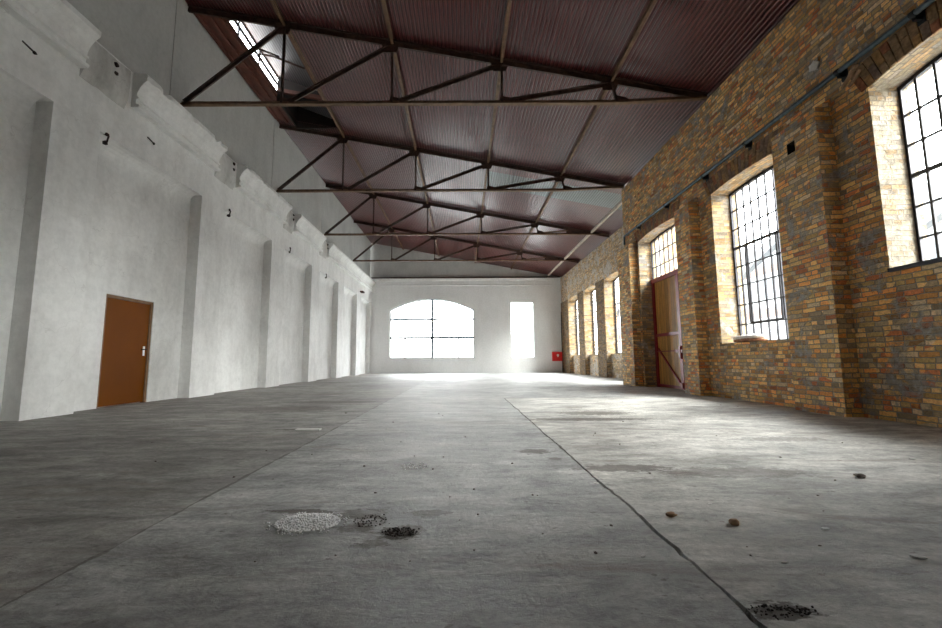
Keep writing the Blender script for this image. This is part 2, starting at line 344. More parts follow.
def wall(mb, ax, c, back, a0, a1, z0, topf, ops, front_mi=0, ends=True):
    """A wall slab. ax 'x': plane x=c running along y; ax 'y': plane y=c running along x. back = coordinate of the outer face.
    ops: dicts a0,a1,z0,z1,rise,depth(None = through),mi (reveal material), cmi (closing face material)."""
    P = (lambda a, z, t: (t, a, z)) if ax == 'x' else (lambda a, z, t: (a, t, z))
    sgn = 1 if back > c else -1
    br = {a0, a1}
    for o in ops:
        br |= {o['a0'], o['a1']}
        n = 1 if not o.get('rise') else 16
        for k in range(1, n): br.add(o['a0'] + (o['a1'] - o['a0']) * k / n)
    # keep slices short so textures and shading stay regular
    br = sorted(br)
    def top(o, a):
        h = o.get('rise', 0); t = (a - o['a0']) / (o['a1'] - o['a0']) * 2 - 1
        return o['z1'] + h * (1 - t * t)
    for l, r in zip(br[:-1], br[1:]):
        mid = (l + r) / 2
        oo = sorted([o for o in ops if o['a0'] - 1e-6 < mid < o['a1'] + 1e-6], key=lambda o: o['z0'])
        for T, only_through in ((c, False), (back, True)):
            zl = zr = z0
            for o in oo:
                if only_through and o.get('depth'): continue
                if o['z0'] > zl + 1e-6: mb.face([P(l, zl, T), P(r, zr, T), P(r, o['z0'], T), P(l, o['z0'], T)], front_mi)
                zl, zr = top(o, l), top(o, r)
            mb.face([P(l, zl, T), P(r, zr, T), P(r, topf(r), T), P(l, topf(l), T)], front_mi)
        mb.face([P(l, topf(l), c), P(r, topf(r), c), P(r, topf(r), back), P(l, topf(l), back)], front_mi)
        for o in oo:
            D = c + sgn * o['depth'] if o.get('depth') else back; mi = o.get('mi', 0)
            if o['z0'] > z0 + 1e-6: mb.face([P(l, o['z0'], c), P(r, o['z0'], c), P(r, o['z0'], D), P(l, o['z0'], D)], mi)
            cv = o.get('cove', 0); S = 6 if cv else 1; prev = (c, 0)
            for q in range(1, S + 1):
                an = q / S * math.pi / 2; cur = (c + (D - c) * (math.sin(an) if cv else 1), -cv * (1 - math.cos(an)))
                mb.face([P(l, top(o, l) + prev[1], prev[0]), P(r, top(o, r) + prev[1], prev[0]), P(r, top(o, r) + cur[1], cur[0]), P(l, top(o, l) + cur[1], cur[0])], mi); prev = cur
            if o.get('depth'): mb.face([P(l, o['z0'], D), P(r, o['z0'], D), P(r, top(o, r) - cv, D), P(l, top(o, l) - cv, D)], o.get('cmi', mi))
    for o in ops:
        D = c + sgn * o['depth'] if o.get('depth') else back; mi = o.get('mi', 0)
        for a in (o['a0'], o['a1']):
            mb.face([P(a, o['z0'], c), P(a, o['z1'], c), P(a, o['z1'], D), P(a, o['z0'], D)], mi)
    if ends:
        for a in (a0, a1): mb.face([P(a, z0, c), P(a, topf(a), c), P(a, topf(a), back), P(a, z0, back)], front_mi)

def roofz(x): return 10.16 - .19 * (x + 7.1)

# ------------------------------------------------------------------ floor
YB, Y0 = 32.0, -4.0
def floor():
    mb = MB(); r = random.Random(3)
    ys = [Y0]; 
    while ys[-1] < 10.35: ys.append(min(10.35, ys[-1] + (.07 if ys[-1] > 1 else .5)))
    L, Rr = [], []
    for y in ys:
        w = .009 + .010 * noise.noise(Vector((y * 3, 0, 5))) ; k = .022 * noise.noise(Vector((y * 1.6, 2, 0))) + r.uniform(-.008, .008)
        L.append(1.02 + k - max(.003, w)); Rr.append(1.02 + k + max(.003, w) + r.uniform(0, .006))
    for i in range(len(ys) - 1):
        a, b = ys[i], ys[i + 1]
        mb.face([(-7.9, a, 0), (L[i], a, 0), (L[i + 1], b, 0), (-7.9, b, 0)])
        mb.face([(Rr[i], a, 0), (8.6, a, 0), (8.6, b, 0), (Rr[i + 1], b, 0)])
        mb.face([(L[i], a, 0), (L[i], a, -.05), (L[i + 1], b, -.05), (L[i + 1], b, 0)])
        mb.face([(Rr[i], a, 0), (Rr[i + 1], b, 0), (Rr[i + 1], b, -.05), (Rr[i], a, -.05)])
        mb.face([(L[i], a, -.045), (Rr[i], a, -.045), (Rr[i + 1], b, -.045), (L[i + 1], b, -.045)], 1)
    # the slab behind the cross joint
    mb.face([(-7.9, 10.35, 0), (L[-1], 10.35, 0), (L[-1], 10.372, 0), (-7.9, 10.372, 0)])
    mb.face([(L[-1], 10.35, -.045), (8.6, 10.35, -.045), (8.6, 10.375, -.045), (L[-1], 10.375, -.045)], 1)
    mb.face([(L[-1], 10.372, 0), (L[-1], 10.372, -.05), (8.6, 10.372, -.05), (8.6, 10.372, 0)])
    mb.face([(-7.9, 10.372, 0), (8.6, 10.372, 0), (8.6, YB + .6, 0), (-7.9, YB + .6, 0)])
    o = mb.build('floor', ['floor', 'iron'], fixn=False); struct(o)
floor()

# ------------------------------------------------------------------ left wall
FX, RX = -6.95, -7.25
near = [-1.6, 2.56, 6.72, 10.84, 15.03, 19.15, 23.37, 27.6]
wid = [.95, .95, .93, 1.1, 1.1, 1.1, 1.1, 1.1]
lw = MB(); ops = []
ed = [Y0] + [n for n in near]
for i in range(len(near) + 1):
    a = Y0 if i == 0 else near[i - 1] + wid[i - 1]
    b = near[i] if i < len(near) else YB - .25
    ops.append(dict(a0=a, a1=b, z0=0, z1=5.34, rise=.0, mi=0))
wall(lw, 'x', FX, RX, Y0, YB, 0, lambda a: 7.02, ops)
wall(lw, 'x', RX + .002, RX - .35, Y0, YB, 0, lambda a: 7.02, [dict(a0=8.47, a1=9.80, z0=0, z1=2.31, mi=0, depth=.11)])
lwo = struct(lw.build('wall_left', ['white'], fixn=False))
for i in range(len(near) + 1):      # plaster cove easing each recess into the beam above
    a = Y0 if i == 0 else near[i - 1] + wid[i - 1]; b = (near[i] if i < len(near) else YB - .25) - .12
    mb = MB(); n = 7; pr_ = []
    for q in range(n + 1):
        an = q / n * math.pi / 2; pr_.append((RX + .30 * (1 - math.cos(an)), 4.92 + .42 * math.sin(an)))
    pr_ += [(RX, 5.34)]
    mb.prism_y(pr_, a, b); struct(mb.build('trim_%d' % (30 + i), 'white'))
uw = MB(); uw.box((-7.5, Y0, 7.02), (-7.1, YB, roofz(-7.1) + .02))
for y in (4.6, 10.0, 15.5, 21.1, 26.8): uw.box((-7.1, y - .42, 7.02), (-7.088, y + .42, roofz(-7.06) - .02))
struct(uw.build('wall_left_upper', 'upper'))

# cornice lengths between the pier heads
prof = [(-7.09, 6.25), (-6.80, 6.25), (-6.78, 6.27), (-6.78, 6.31), (-6.85, 6.33), (-6.85, 6.42), (-6.81, 6.44), (-6.80, 6.47),
        (-6.84, 6.50), (-6.83, 6.58), (-6.79, 6.68), (-6.72, 6.78), (-6.64, 6.85), (-6.62, 6.87), (-6.62, 6.96), (-6.66, 7.0), (-7.09, 7.03)]
prof = [(x - .0, z) for x, z in prof]
segs = [(-3.9, -.6, 0), (.4, 2.95, 0), (4.05, 7.12, 0), (8.30, 11.32, 1), (12.42, 15.90, 1), (16.86, 20.08, 0), (21.15, YB - .02, 0)]
tn = 1
for a, b, chip in segs:
    mb = MB(); n = max(2, int((b - a) / .09))
    def jit(k, y, chip=chip):
        if k in (13, 14, 15) and chip:
            q = noise.noise(Vector((y * 4, k * .2, 1))) + .5 * noise.noise(Vector((y * 13, k, 3)))
            return (-max(0, q) * .13, -max(0, q) * .12 * (k > 13))
        return (.004 * noise.noise(Vector((y * 5, k, 0))), .004 * noise.noise(Vector((y * 5, k, 9))))
    mb.prism_y(prof, a, b, 0, n, jit)
    struct(mb.build('trim_%d' % tn, ['white'])); tn += 1
gaps = [(2.95, 4.05), (7.12, 8.30), (11.32, 12.42), (15.90, 16.86), (20.08, 21.15)]
for a, b in gaps:
    mb = MB(); p = [(-7.09, 6.10), (-6.945, 6.10), (-6.87, 6.30), (-6.86, 6.62), (-6.88, 6.94), (-6.95, 6.85), (-7.09, 7.05)]
    def jit(k, y): return (.03 * noise.noise(Vector((y * 3, k * .6, 7))) + (.0 if k not in (2, 3, 4) else .012 * noise.noise(Vector((y * 14, k, 0)))), 0)
    mb.prism_y(p, a, b - .16, 0, 18, jit); struct(mb.build('trim_%d' % tn, ['rough'], smooth=False)); tn += 1

# rusted anchors on the left wall
def lump(mb, c, r, seed, sub=1, flat=1.0, mi=0):
    import bmesh
    bm = bmesh.new(); bmesh.ops.create_icosphere(bm, subdivisions=sub, radius=1)
    rr = random.Random(seed); off = Vector((rr.uniform(0, 50), rr.uniform(0, 50), 0))
    ang = rr.uniform(0, 6.28); ca, sa = math.cos(ang), math.sin(ang); st = rr.uniform(.7, 1.3)
    vs = []
    for v in bm.verts:
        k = 1 + .45 * noise.noise(v.co * 1.5 + off); x, y, z = v.co.x * st * k, v.co.y * k / st, v.co.z * k * flat
        vs.append((c[0] + r * (x * ca - y * sa), c[1] + r * (x * sa + y * ca), c[2] + r * z))
    fs = [[v.index for v in f.verts] for f in bm.faces]; bm.free(); mb.poly(vs, fs, mi)
anch = [(6.28, 5.94, 'slit shaped, beside the second cornice gap'), (7.79, 5.26, 'above the left end of the brown door bay'), (8.96, 5.83, 'under the crumbling cornice length'),
        (12.15, 5.34, 'above the second lit pier'), (16.6, 5.40, 'above the third lit pier'), (21.17, 5.27, 'above the fourth lit pier'), (28.4, 5.62, 'over the last pier by the back wall')]
for i, (y, z, w) in enumerate(anch):
    mb = MB(); rr = random.Random(i)
    slit = i in (0, 2)
    z += 0
    if slit:
        mb.bar((FX + .004, y - .15, z + .04), (FX + .012, y + .05, z - .01), .016, .02); lump(mb, (FX + .005, y + .05, z - .01), .032, i)
    elif i == 6:
        mb.box((FX - .01, y - .1, z - .02), (FX + .22, y + .38, z + .08))
    else:
        mb.bar((FX - .02, y, z + .11), (FX + .03, y + .02, z + .06), .035, .03); mb.bar((FX + .03, y + .02, z + .07), (FX + .015, y, z - .09), .024, .028)
        lump(mb, (FX + .002, y - .01, z - .09), .045, i + 20); lump(mb, (FX + .002, y, z + .09), .04, i + 40)
    tag(mb.build('wall_anchor', 'iron'), 'rusted iron anchor in the white wall, ' + w, 'anchor', 'iron anchors on the white wall')
wh = ['above the brown door', 'first gap past the brown door', 'second gap past the brown door', 'third gap past the brown door']
for (y, z), w in zip([(7.77, 6.74), (12.11, 6.79), (16.62, 6.80), (21.0, 6.78)], wh):
    for dz, ww in ((.07, 'upper'), (-.12, 'lower')):
        mb = MB(); lump(mb, (-6.86, y, z + dz), .05, int(y * 10 + dz * 100))  # dark lumps added to stand in for the bolt holes
        tag(mb.build('bolt_hole_lump', 'iron'), ww + ' dark lump for a bolt hole in the rough cornice gap, ' + w, 'bolt', 'bolt holes in the cornice gaps')

# brown door in the left wall
d1 = MB(); d1.box((RX - .075, 8.53, .02), (RX - .03, 9.72, 2.24)); dr = struct(d1.build('door_1', 'brown_door')); dr['label'] = 'plain brown painted door in the white left wall'; dr['category'] = 'door'
mb = MB()
for a, b in (((RX - .10, 8.475, 0), (RX - .02, 8.525, 2.30)), ((RX - .10, 9.73, 0), (RX - .012, 9.795, 2.30)), ((RX - .10, 8.475, 2.25), (RX - .02, 9.795, 2.305))): mb.box(a, b)
fo = mb.build('door_frame', 'door_lining', dr)
mb = MB(); mb.box((RX - .03, 9.60, 1.06), (RX - .02, 9.655, 1.27)); hp = mb.build('handle_plate', 'chrome', dr); hp['label'] = 'pale metal handle plate'
mb = MB(); mb.tube([(RX - .03, 9.63, 1.20), (RX + .03, 9.63, 1.20), (RX + .045, 9.61, 1.20), (RX + .045, 9.47, 1.195)], .012, 8); hl = mb.build('lever', 'iron', hp); hl['label'] = 'dark door lever'

# ------------------------------------------------------------------ right wall
WX = 6.25; OUTX = 6.86; BLK = 15.75
rw = MB()
ops = [dict(a0=3.75, a1=6.02, z0=2.2, z1=5.02, rise=.14, mi=2),
       dict(a0=7.95, a1=10.12, z0=1.28, z1=5.0, rise=.05, mi=1), dict(a0=11.80, a1=14.5, z0=0, z1=5.04, rise=.08, mi=1),
       dict(a0=6.90, a1=6.98, z0=4.62, z1=4.78, mi=0)]
# the little putlog holes belong to the pilaster, so leave them out of the plain wall
ops = ops[:3]
wall(rw, 'x', WX, OUTX, Y0, BLK, 0, lambda a: 7.46, ops)
# pilasters with a sloping brick cap
holes = {1: dict(a0=7.13, a1=7.31, z0=4.60, z1=4.80, depth=.2, mi=3)}
for i, (a, b, h) in enumerate([(-1.3, -.2, 5.05), (2.67, 3.72, 5.05), (6.67, 7.67, 5.12), (10.68, 11.40, 5.02), (14.66, BLK, 5.0)]):
    hs = [holes[1]] if i == 2 else []
    wall(rw, 'x', 5.97, WX, a, b, 0, lambda y, h=h: h, hs)
    rw.face([(5.97, a, h), (5.97, b, h), (WX, b, h + .16), (WX, a, h + .16)]); rw.face([(5.97, a, h), (WX, a, h + .16), (WX, a, h)]); rw.face([(5.97, b, h), (WX, b, h + .16), (WX, b, h)])
rwo = struct(rw.build('wall_right', ['brick', 'brick_reveal', 'plaster_reveal', 'iron'], fixn=False))

# soldier arches over the openings: bricks on edge, fanned, one mesh per arch
for ti, (a0, a1, z1, rise, n) in enumerate([(3.65, 6.12, 5.02, .14, 22), (7.85, 10.22, 5.0, .05, 22), (11.72, 14.60, 5.04, .08, 26)]):
    mb = MB(); rr = random.Random(ti); cy = (a0 + a1) / 2; hw = (a1 - a0) / 2
    for k in range(n):
        t0 = -1 + 2 * k / n + .006; t1 = -1 + 2 * (k + 1) / n - .006
        def pt(t, up):
            base = z1 + rise * (1 - t * t); lean = t * .30
            return (cy + t * hw + lean * up * .6, base + up * .40)
        o = rr.uniform(0, .014)
        q = [pt(t0, 0), pt(t1, 0), pt(t1, 1), pt(t0, 1)]
        for z_a, z_b in ((0, .60), (.63, 1)) if k % 2 else ((0, .36), (.39, 1)):
            def lp(e, f, s): return (e[0] + (f[0] - e[0]) * s, e[1] + (f[1] - e[1]) * s)
            A, B = lp(q[0], q[3], z_a), lp(q[1], q[2], z_a); Cc, D = lp(q[1], q[2], z_b), lp(q[0], q[3], z_b)
            x0 = WX - .012 - o; x1 = WX + .02
            mb.poly([(x0, *A), (x0, *B), (x0, *Cc), (x0, *D), (x1, *A), (x1, *B), (x1, *Cc), (x1, *D)], [(0, 1, 2, 3), (0, 4, 5, 1), (1, 5, 6, 2), (2, 6, 7, 3), (3, 7, 4, 0)], rr.choice([0, 0, 1, 2, 3]))
    struct(mb.build('trim_%d' % tn, ['arch1', 'arch2', 'arch3', 'arch4'] if False else ['av1', 'av2', 'av3', 'av4'])) if False else None
    for j, c in enumerate([(.27, .17, .09), (.36, .20, .08), (.20, .13, .09), (.30, .12, .06)]):
        if 'av%d' % j not in M: M['av%d' % j] = simple('voussoir_brick_%d' % j, c, .88, 0, .45, 16, .9, .012, .25)
    struct(mb.build('trim_%d' % tn, ['av0', 'av1', 'av2', 'av3'])); tn += 1

mb = MB(); mb.box((6.50, Y0, 7.46), (6.62, BLK, roofz(6.56) - .01)); struct(mb.build('trim_60', 'wood_black'))  # black board put where the eave gap is dark
mb = MB(); mb.box((7.85, BLK, 7.24), (7.97, YB, roofz(7.91) - .01)); struct(mb.build('trim_61', 'wood_black'))
mb = MB(); mb.box((OUTX - .1, BLK + .002, 0), (7.95, BLK + .2, 7.3)); struct(mb.build('wall_right_step', 'facade'))
# far part of the right wall stands further out
FW = 7.65
fw = MB()
def paneled(a0, a1): return dict(a0=a0, a1=a1, z0=0, z1=5.15, rise=.12, mi=1)
wall(fw, 'x', FW, FW + .22, BLK, YB, 0, lambda a: 7.24, [paneled(15.98, 18.55), paneled(19.75, 22.25), paneled(23.65, 26.1), paneled(27.35, 29.9)])
wall(fw, 'x', FW + .22, FW + .62, BLK, YB, 0, lambda a: 7.24, [dict(a0=a, a1=b, z0=1.24, z1=5.15, rise=.12, mi=1) for a, b in ((15.98, 18.55), (19.75, 22.25), (23.65, 26.1), (27.35, 29.9))])
struct(fw.build('wall_right_far', ['brick_far', 'brick_reveal'], fixn=False))
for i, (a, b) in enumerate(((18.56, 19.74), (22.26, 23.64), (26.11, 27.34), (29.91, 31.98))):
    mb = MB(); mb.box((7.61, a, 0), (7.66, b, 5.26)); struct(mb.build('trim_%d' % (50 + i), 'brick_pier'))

# ------------------------------------------------------------------ back and front walls
bw = MB()
bops = [dict(a0=-5.5, a1=.93, z0=1.14, z1=4.80, rise=.86, mi=0), dict(a0=3.75, a1=5.5, z0=1.14, z1=5.39, mi=0)]
wall(bw, 'y', YB, YB + .45, -7.6, 8.5, 0, lambda a: 7.28, bops)
bwo = struct(bw.build('wall_back', ['backwhite'], fixn=False))
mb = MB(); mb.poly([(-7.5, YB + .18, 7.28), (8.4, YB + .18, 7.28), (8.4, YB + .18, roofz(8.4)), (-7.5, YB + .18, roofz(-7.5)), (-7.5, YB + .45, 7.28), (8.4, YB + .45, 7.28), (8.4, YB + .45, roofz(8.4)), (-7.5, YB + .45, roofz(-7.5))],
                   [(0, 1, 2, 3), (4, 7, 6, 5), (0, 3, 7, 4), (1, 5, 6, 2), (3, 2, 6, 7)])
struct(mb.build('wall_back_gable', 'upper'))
mb = MB(); p = [(0, 0), (-.05, .01), (-.06, .05), (-.03, .08), (-.03, .36), (-.07, .40), (-.10, .50), (-.10, .57), (0, .60)]
vs = []; 
for x in (-7.09, 7.2): vs += [(x, YB + a, 6.68 + b) for a, b in p]
n = len(p); mb.poly(vs, [(k, k + 1, n + k + 1, n + k) for k in range(n - 1)] + [tuple(range(n)), tuple(range(n, 2 * n))[::-1]])
struct(mb.build('trim_%d' % tn, 'backwhite')); tn += 1
mb = MB(); mb.box((-7.09, YB - .02, 7.285), (7.6, YB + .17, 7.36)); struct(mb.build('trim_%d' % tn, 'steel')); tn += 1
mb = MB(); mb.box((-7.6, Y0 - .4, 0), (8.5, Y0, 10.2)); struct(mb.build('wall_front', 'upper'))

# ------------------------------------------------------------------ roof
BR = [-4.3, -2, .4, 2.8, 5.2, 7.7, 10.2, 12.65, 15.1, 16.45, 17.95, 20.6, 23.0, 25.4, 27.8, 30.2, 32.5]
HX0, HX1 = -6.25, -4.68
rf = MB(); xs = []; x = -7.62
W4 = [(0, 0), (.018, .020), (.036, .020), (.054, 0), (.098, 0)]
PITCH = .098
nx = int(16.1 / PITCH)
for i in range(nx):
    for dx, dz in W4[:4]: xs.append((x + i * PITCH + dx, dz))
xs.append((x + nx * PITCH, 0))
for k in range(len(BR) - 1):
    ya, yb = BR[k] - .06, BR[k + 1]
    vs = []; fs = []; mi = []
    for (px_, dz) in xs: vs += [(px_, ya, roofz(px_) + dz - .006), (px_, yb, roofz(px_) + dz + .006)]
    for i in range(len(xs) - 1):
        xm = (xs[i][0] + xs[i + 1][0]) / 2
        if xm > 7.15 and yb < 15.2: continue
        if HX0 < xm < HX1 and 10.1 < (ya + yb) / 2 < 15.1: continue
        rf.poly([vs[2 * i], vs[2 * i + 2], vs[2 * i + 3], vs[2 * i + 1]], [(0, 1, 2, 3)], 1 if (BR[k] == 16.45 and xm > 1.1) else 0)
struct(rf.build('ceiling', ['roof', 'roof_new'], fixn=False))
# weatherproof boarding over the sheets, with the same hole
ob = MB()
for (a, b, y0, y1) in ((-7.62, HX0 - .02, Y0, YB + .45), (HX1 + .02, 7.15, Y0, BLK), (HX1 + .02, 8.6, BLK, YB + .45), (HX0 - .02, HX1 + .02, Y0, 10.12), (HX0 - .02, HX1 + .02, 15.14, YB + .45)):
    vs = [(xx, yy, roofz(xx) + dz) for dz in (.04, .10) for xx, yy in ((a, y0), (b, y0), (b, y1), (a, y1))]
    ob.poly(vs, [(0, 3, 2, 1), (4, 5, 6, 7), (0, 1, 5, 4), (1, 2, 6, 5), (2, 3, 7, 6), (3, 0, 4, 7)])
struct(ob.build('ceiling_boarding', 'wood_dark'))

# roof lantern above the opening beside the left wall
ln = MB()
ln.box((HX0 - .05, 10.12, roofz(HX0) - .0), (HX0, 15.1, roofz(HX0) + .06))         # curb on the wall side
ln.box((HX1, 10.12, roofz(HX1) - .0), (HX1 + .05, 15.1, 10.2))
ln.box((HX0, 10.10, 9.85), (HX1, 10.16, 10.7)); 
ln.box((HX0, 13.40, 9.72), (HX1, 13.48, 10.7), 1)  # shaft end walls blackened to hold the shade
ln.box((HX0, 15.06, 9.72), (HX1, 15.12, 10.7), 1)
ln.box((HX0 - .05, 13.48, 9.8), (HX0, 15.06, 10.7), 1)
ln.bar((HX0 + .05, 13.30, roofz(HX0) + .05), (HX1 - .02, 13.30, roofz(HX1) + .05), .12, .12)
ln.bar((HX0 + .05, 13.62, roofz(HX0) - .02), (HX1 - .02, 13.62, roofz(HX1) - .02), .05, .05)
lno = struct(ln.build('window_1', ['wood_dark', 'wood_black'])); lno['label'] = 'roof lantern over the opening beside the white wall'; lno['category'] = 'skylight'
mb = MB(); mb.poly([(HX0 - .1, 10.05, 10.66), (HX0 - .1, 15.2, 10.66), (HX1 + .1, 15.2, 9.95), (HX1 + .1, 10.05, 9.95), (HX0 - .1, 10.05, 10.72), (HX0 - .1, 15.2, 10.72), (HX1 + .1, 15.2, 10.01), (HX1 + .1, 10.05, 10.01)],
                   [(0, 1, 2, 3), (4, 7, 6, 5), (0, 4, 5, 1), (2, 6, 7, 3), (0, 3, 7, 4), (1, 5, 6, 2)]); mb.build('lantern_roof', 'sheet_grey', lno)
mb = MB()
for z in (9.99, 10.30, 10.36, 10.60): mb.box((HX0 - .04, 10.16, z), (HX0, 13.4, z + .035))
for y in (10.9, 12.1): mb.box((HX0 - .045, y, 9.99), (HX0 + .005, y + .03, 10.62))
mb.build('glazing_bars', 'frame_black', lno)
mb = MB(); mb.box((HX0 - .03, 10.16, 10.0), (HX0 - .025, 13.4, 10.62)); mb.build('glass', 'glass', lno)
mb = MB(); 
mb.tube([(HX0 + .02, 12.0, 10.36), (-5.8, 12.02, 10.3), (-5.3, 12.05, 10.1), (-4.8, 12.05, 9.9)], .03, 8); mb.tube([(HX0 + .02, 11.4, 10.0), (-6.0, 11.6, 10.2), (-5.6, 12.0, 10.26)], .03, 8)
mb.build('opener_rod', 'steel', lno)
# boarded strip between the wall and the opening
mb = MB()
vs = [(xx, yy, roofz(xx) + dz) for dz in (-.05, .0) for xx, yy in ((-7.09, 10.12), (HX0, 10.12), (HX0, 15.1), (-7.09, 15.1))]
mb.poly(vs, [(0, 3, 2, 1), (4, 5, 6, 7), (0, 1, 5, 4), (1, 2, 6, 5), (2, 3, 7, 6), (3, 0, 4, 7)])
for xx in (-6.95, -6.62, -6.34): mb.bar((xx, 10.12, roofz(xx) - .08), (xx, 15.1, roofz(xx) - .08), .07, .07)
struct(mb.build('trim_%d' % tn, 'wood_dark')); tn += 1

# ------------------------------------------------------------------ trusses
NX = [-4.55, -1.75, 1.05, 3.85]
def truss(y, xr, label, straight):
    t = empty('roof_truss', (0, y, 7.4)); tag(t, label, 'roof truss', 'steel trusses under the roof')
    def P(x, z): return (x, 0, z - 7.4)
    def topz(x): return roofz(x) - .10
    def ang(mb, a, b, w, h):      # twin angle section: flange above a thinner web
        a, b = Vector(a), Vector(b); d = (b - a).normalized(); s_ = Vector((0, 1, 0)); u = s_.cross(d).normalized()
        if u.z < 0: u = -u
        mb.bar(a + u * (h * .42), b + u * (h * .42), w, h * .18, up=u); mb.bar(a - u * (h * .08), b - u * (h * .08), w * .35, h * .82, up=u)
    mb = MB(); ang(mb, P(-7.08, topz(-7.08)), P(xr, topz(xr)), .15, .15); mb.build('top_chord', 'steel', t)
    mb = MB()
    def flat(a, b):
        mb.bar(P(*a), P(*b), .12, .035, up=(0, 0, 1)); 
        mb.bar((P(*a)[0], 0, P(*a)[2] + .045), (P(*b)[0], 0, P(*b)[2] + .045), .035, .07, up=(0, 0, 1))
    if straight: flat((-7.08, 7.40), (xr, 7.36))
    else: flat((-7.08, 7.40), (3.9, 7.38)); flat((3.9, 7.38), (xr, 7.50))
    mb.build('bottom_chord', 'purlin', t)
    xb = -7.06
    for i, x in enumerate(NX):
        mb = MB(); ang(mb, P(xb + .05, 7.46), P(x - .1, topz(x) - .1), .10, .11); mb.build('diagonal', 'steel', t)
        mb = MB(); lx = x + (.12 if i == 3 else 0); mb.bar(P(x, topz(x) - .05), P(lx, 7.42), .07, .055, up=(1, 0, 0)); mb.build('post', 'steel', t)
        mb = MB(); z = topz(x)
        mb.poly([(x - .28, -.012, z + .0 - 7.4), (x + .18, -.012, z - .05 - 7.4), (x + .10, -.012, z - .24 - 7.4), (x - .22, -.012, z - .24 - 7.4)] +
                [(x - .28, .012, z + .0 - 7.4), (x + .18, .012, z - .05 - 7.4), (x + .10, .012, z - .24 - 7.4), (x - .22, .012, z - .24 - 7.4)],
                [(0, 1, 2, 3), (7, 6, 5, 4), (0, 4, 5, 1), (1, 5, 6, 2), (2, 6, 7, 3), (3, 7, 4, 0)])
        mb.build('gusset_plate', 'steel', t); mb = MB()
        mb.poly([(lx - .08, -.012, .02), (lx + .40, -.012, .02), (lx + .22, -.012, .14), (lx - .03, -.012, .2), (lx - .08, .012, .02), (lx + .40, .012, .02), (lx + .22, .012, .14), (lx - .03, .012, .2)],
                [(0, 1, 2, 3), (7, 6, 5, 4), (0, 4, 5, 1), (1, 5, 6, 2), (2, 6, 7, 3), (3, 7, 4, 0)])
        mb.build('gusset_plate', 'steel', t)
        xb = lx + .15
    if straight:
        mb = MB(); xa = xr - 2.2
        a = [(xa, 7.42), (xr, 7.38), (xr, topz(xr)), (xa + .4, topz(xa + .4)), (xa, 7.62)]
        n = len(a); mb.poly([(q, -.02, z - 7.4) for q, z in a] + [(q, .02, z - 7.4) for q, z in a], [tuple(range(n)), tuple(range(n, 2 * n))[::-1]] + [(k, n + k, n + (k + 1) % n, (k + 1) % n) for k in range(n)])
        mb.build('end_plate', 'steel', t)
        mb = MB(); mb.bar(P(4.0, 7.44), P(xa + .1, 7.58), .06, .06); mb.build('strut', 'purlin', t)
    return t
truss(10.0, 6.24, 'brown steel roof truss nearest the camera, its right end rising to the brick wall', False)
truss(15.5, 6.24, 'second brown steel roof truss, in front of the grey-green replaced roof sheets', False)
truss(21.1, 7.62, 'third brown steel roof truss, with a black end plate by the set-back brick wall', True)
truss(26.8, 7.62, 'brown steel roof truss closest to the white back wall', True)

for x, y1, lab in [(-4.55, YB + .1, 'brown purlin along the right edge of the roof lantern opening'), (-1.75, YB + .1, 'brown purlin running just left of the roof middle'),
                   (1.05, YB + .1, 'brown purlin running straight away over the floor crack'), (3.85, YB + .1, 'brown purlin nearest the right brick wall in the foreground')]:
    mb = MB(); z = roofz(x) - .05; mb.box((x - .04, Y0, z - .075), (x + .04, y1, z - .055)); mb.box((x - .04, Y0, z + .02), (x + .04, y1, z + .04)); mb.box((x - .012, Y0, z - .06), (x + .012, y1, z + .03))
    tag(mb.build('roof_purlin', 'purlin'), lab, 'purlin', 'purlins under the roof sheets')
mb = MB(); x = 6.72; z = roofz(x) - .05; mb.box((x - .05, BLK + .01, z - .07), (x + .05, YB + .1, z + .045)); tag(mb.build('roof_purlin', 'pale_timber'), 'pale timber purlin above the set-back brick wall', 'purlin', 'purlins under the roof sheets')

# ------------------------------------------------------------------ windows
wn = 2
def grid_window(x, a0, a1, z0, z1, cols, rows, rise=0, thick=None, mat='frame_black', label=None, fw=.06, casement=None, bt=.036):
    global wn
    mb = MB(); w = fw; d = .05
    mb.box((x - d / 2, a0, z0), (x + d / 2, a0 + w, z1 + .05)); mb.box((x - d / 2, a1 - w, z0), (x + d / 2, a1, z1 + .05)); mb.box((x - d / 2, a0, z0), (x + d / 2, a1, z0 + w))
    n = 10
    for k in range(n):
        t0, t1 = -1 + 2 * k / n, -1 + 2 * (k + 1) / n; ya, yb = (a0 + a1) / 2 + t0 * (a1 - a0) / 2, (a0 + a1) / 2 + t1 * (a1 - a0) / 2
        mb.bar((x, ya, z1 + rise * (1 - t0 * t0) - w / 2), (x, yb, z1 + rise * (1 - t1 * t1) - w / 2), d, w)
    o = struct(mb.build('window_%d' % wn, mat)); wn += 1
    if label: o['label'] = label; o['category'] = 'window'
    mb = MB()
    for k in range(1, cols):
        y = a0 + (a1 - a0) * k / cols; mb.box((x - .014, y - bt / 2, z0 + w * .5), (x + .014, y + bt / 2, z1 + rise * .8 - .02))
    for k in range(1, rows):
        z = z0 + (z1 - z0) * k / rows; t = bt * (1.7 if k == thick else .75); mb.box((x - .018, a0 + w * .5, z - t / 2), (x + .018, a1 - w * .5, z + t / 2))
    if casement:
        ya, yb, za, zb = casement
        for p, q in (((ya, za), (yb, za)), ((ya, zb), (yb, zb)), ((ya, za), (ya, zb)), ((yb, za), (yb, zb))): mb.bar((x - .01, *p), (x - .01, *q), .04, .035)
    mb.build('glazing_bars', mat, o)
    mb = MB(); mb.box((x + .004, a0 + .01, z0 + .01), (x + .008, a1 - .01, z1 + rise * .6)); mb.build('glass', 'glass', o)
    return o
FXW = 6.72
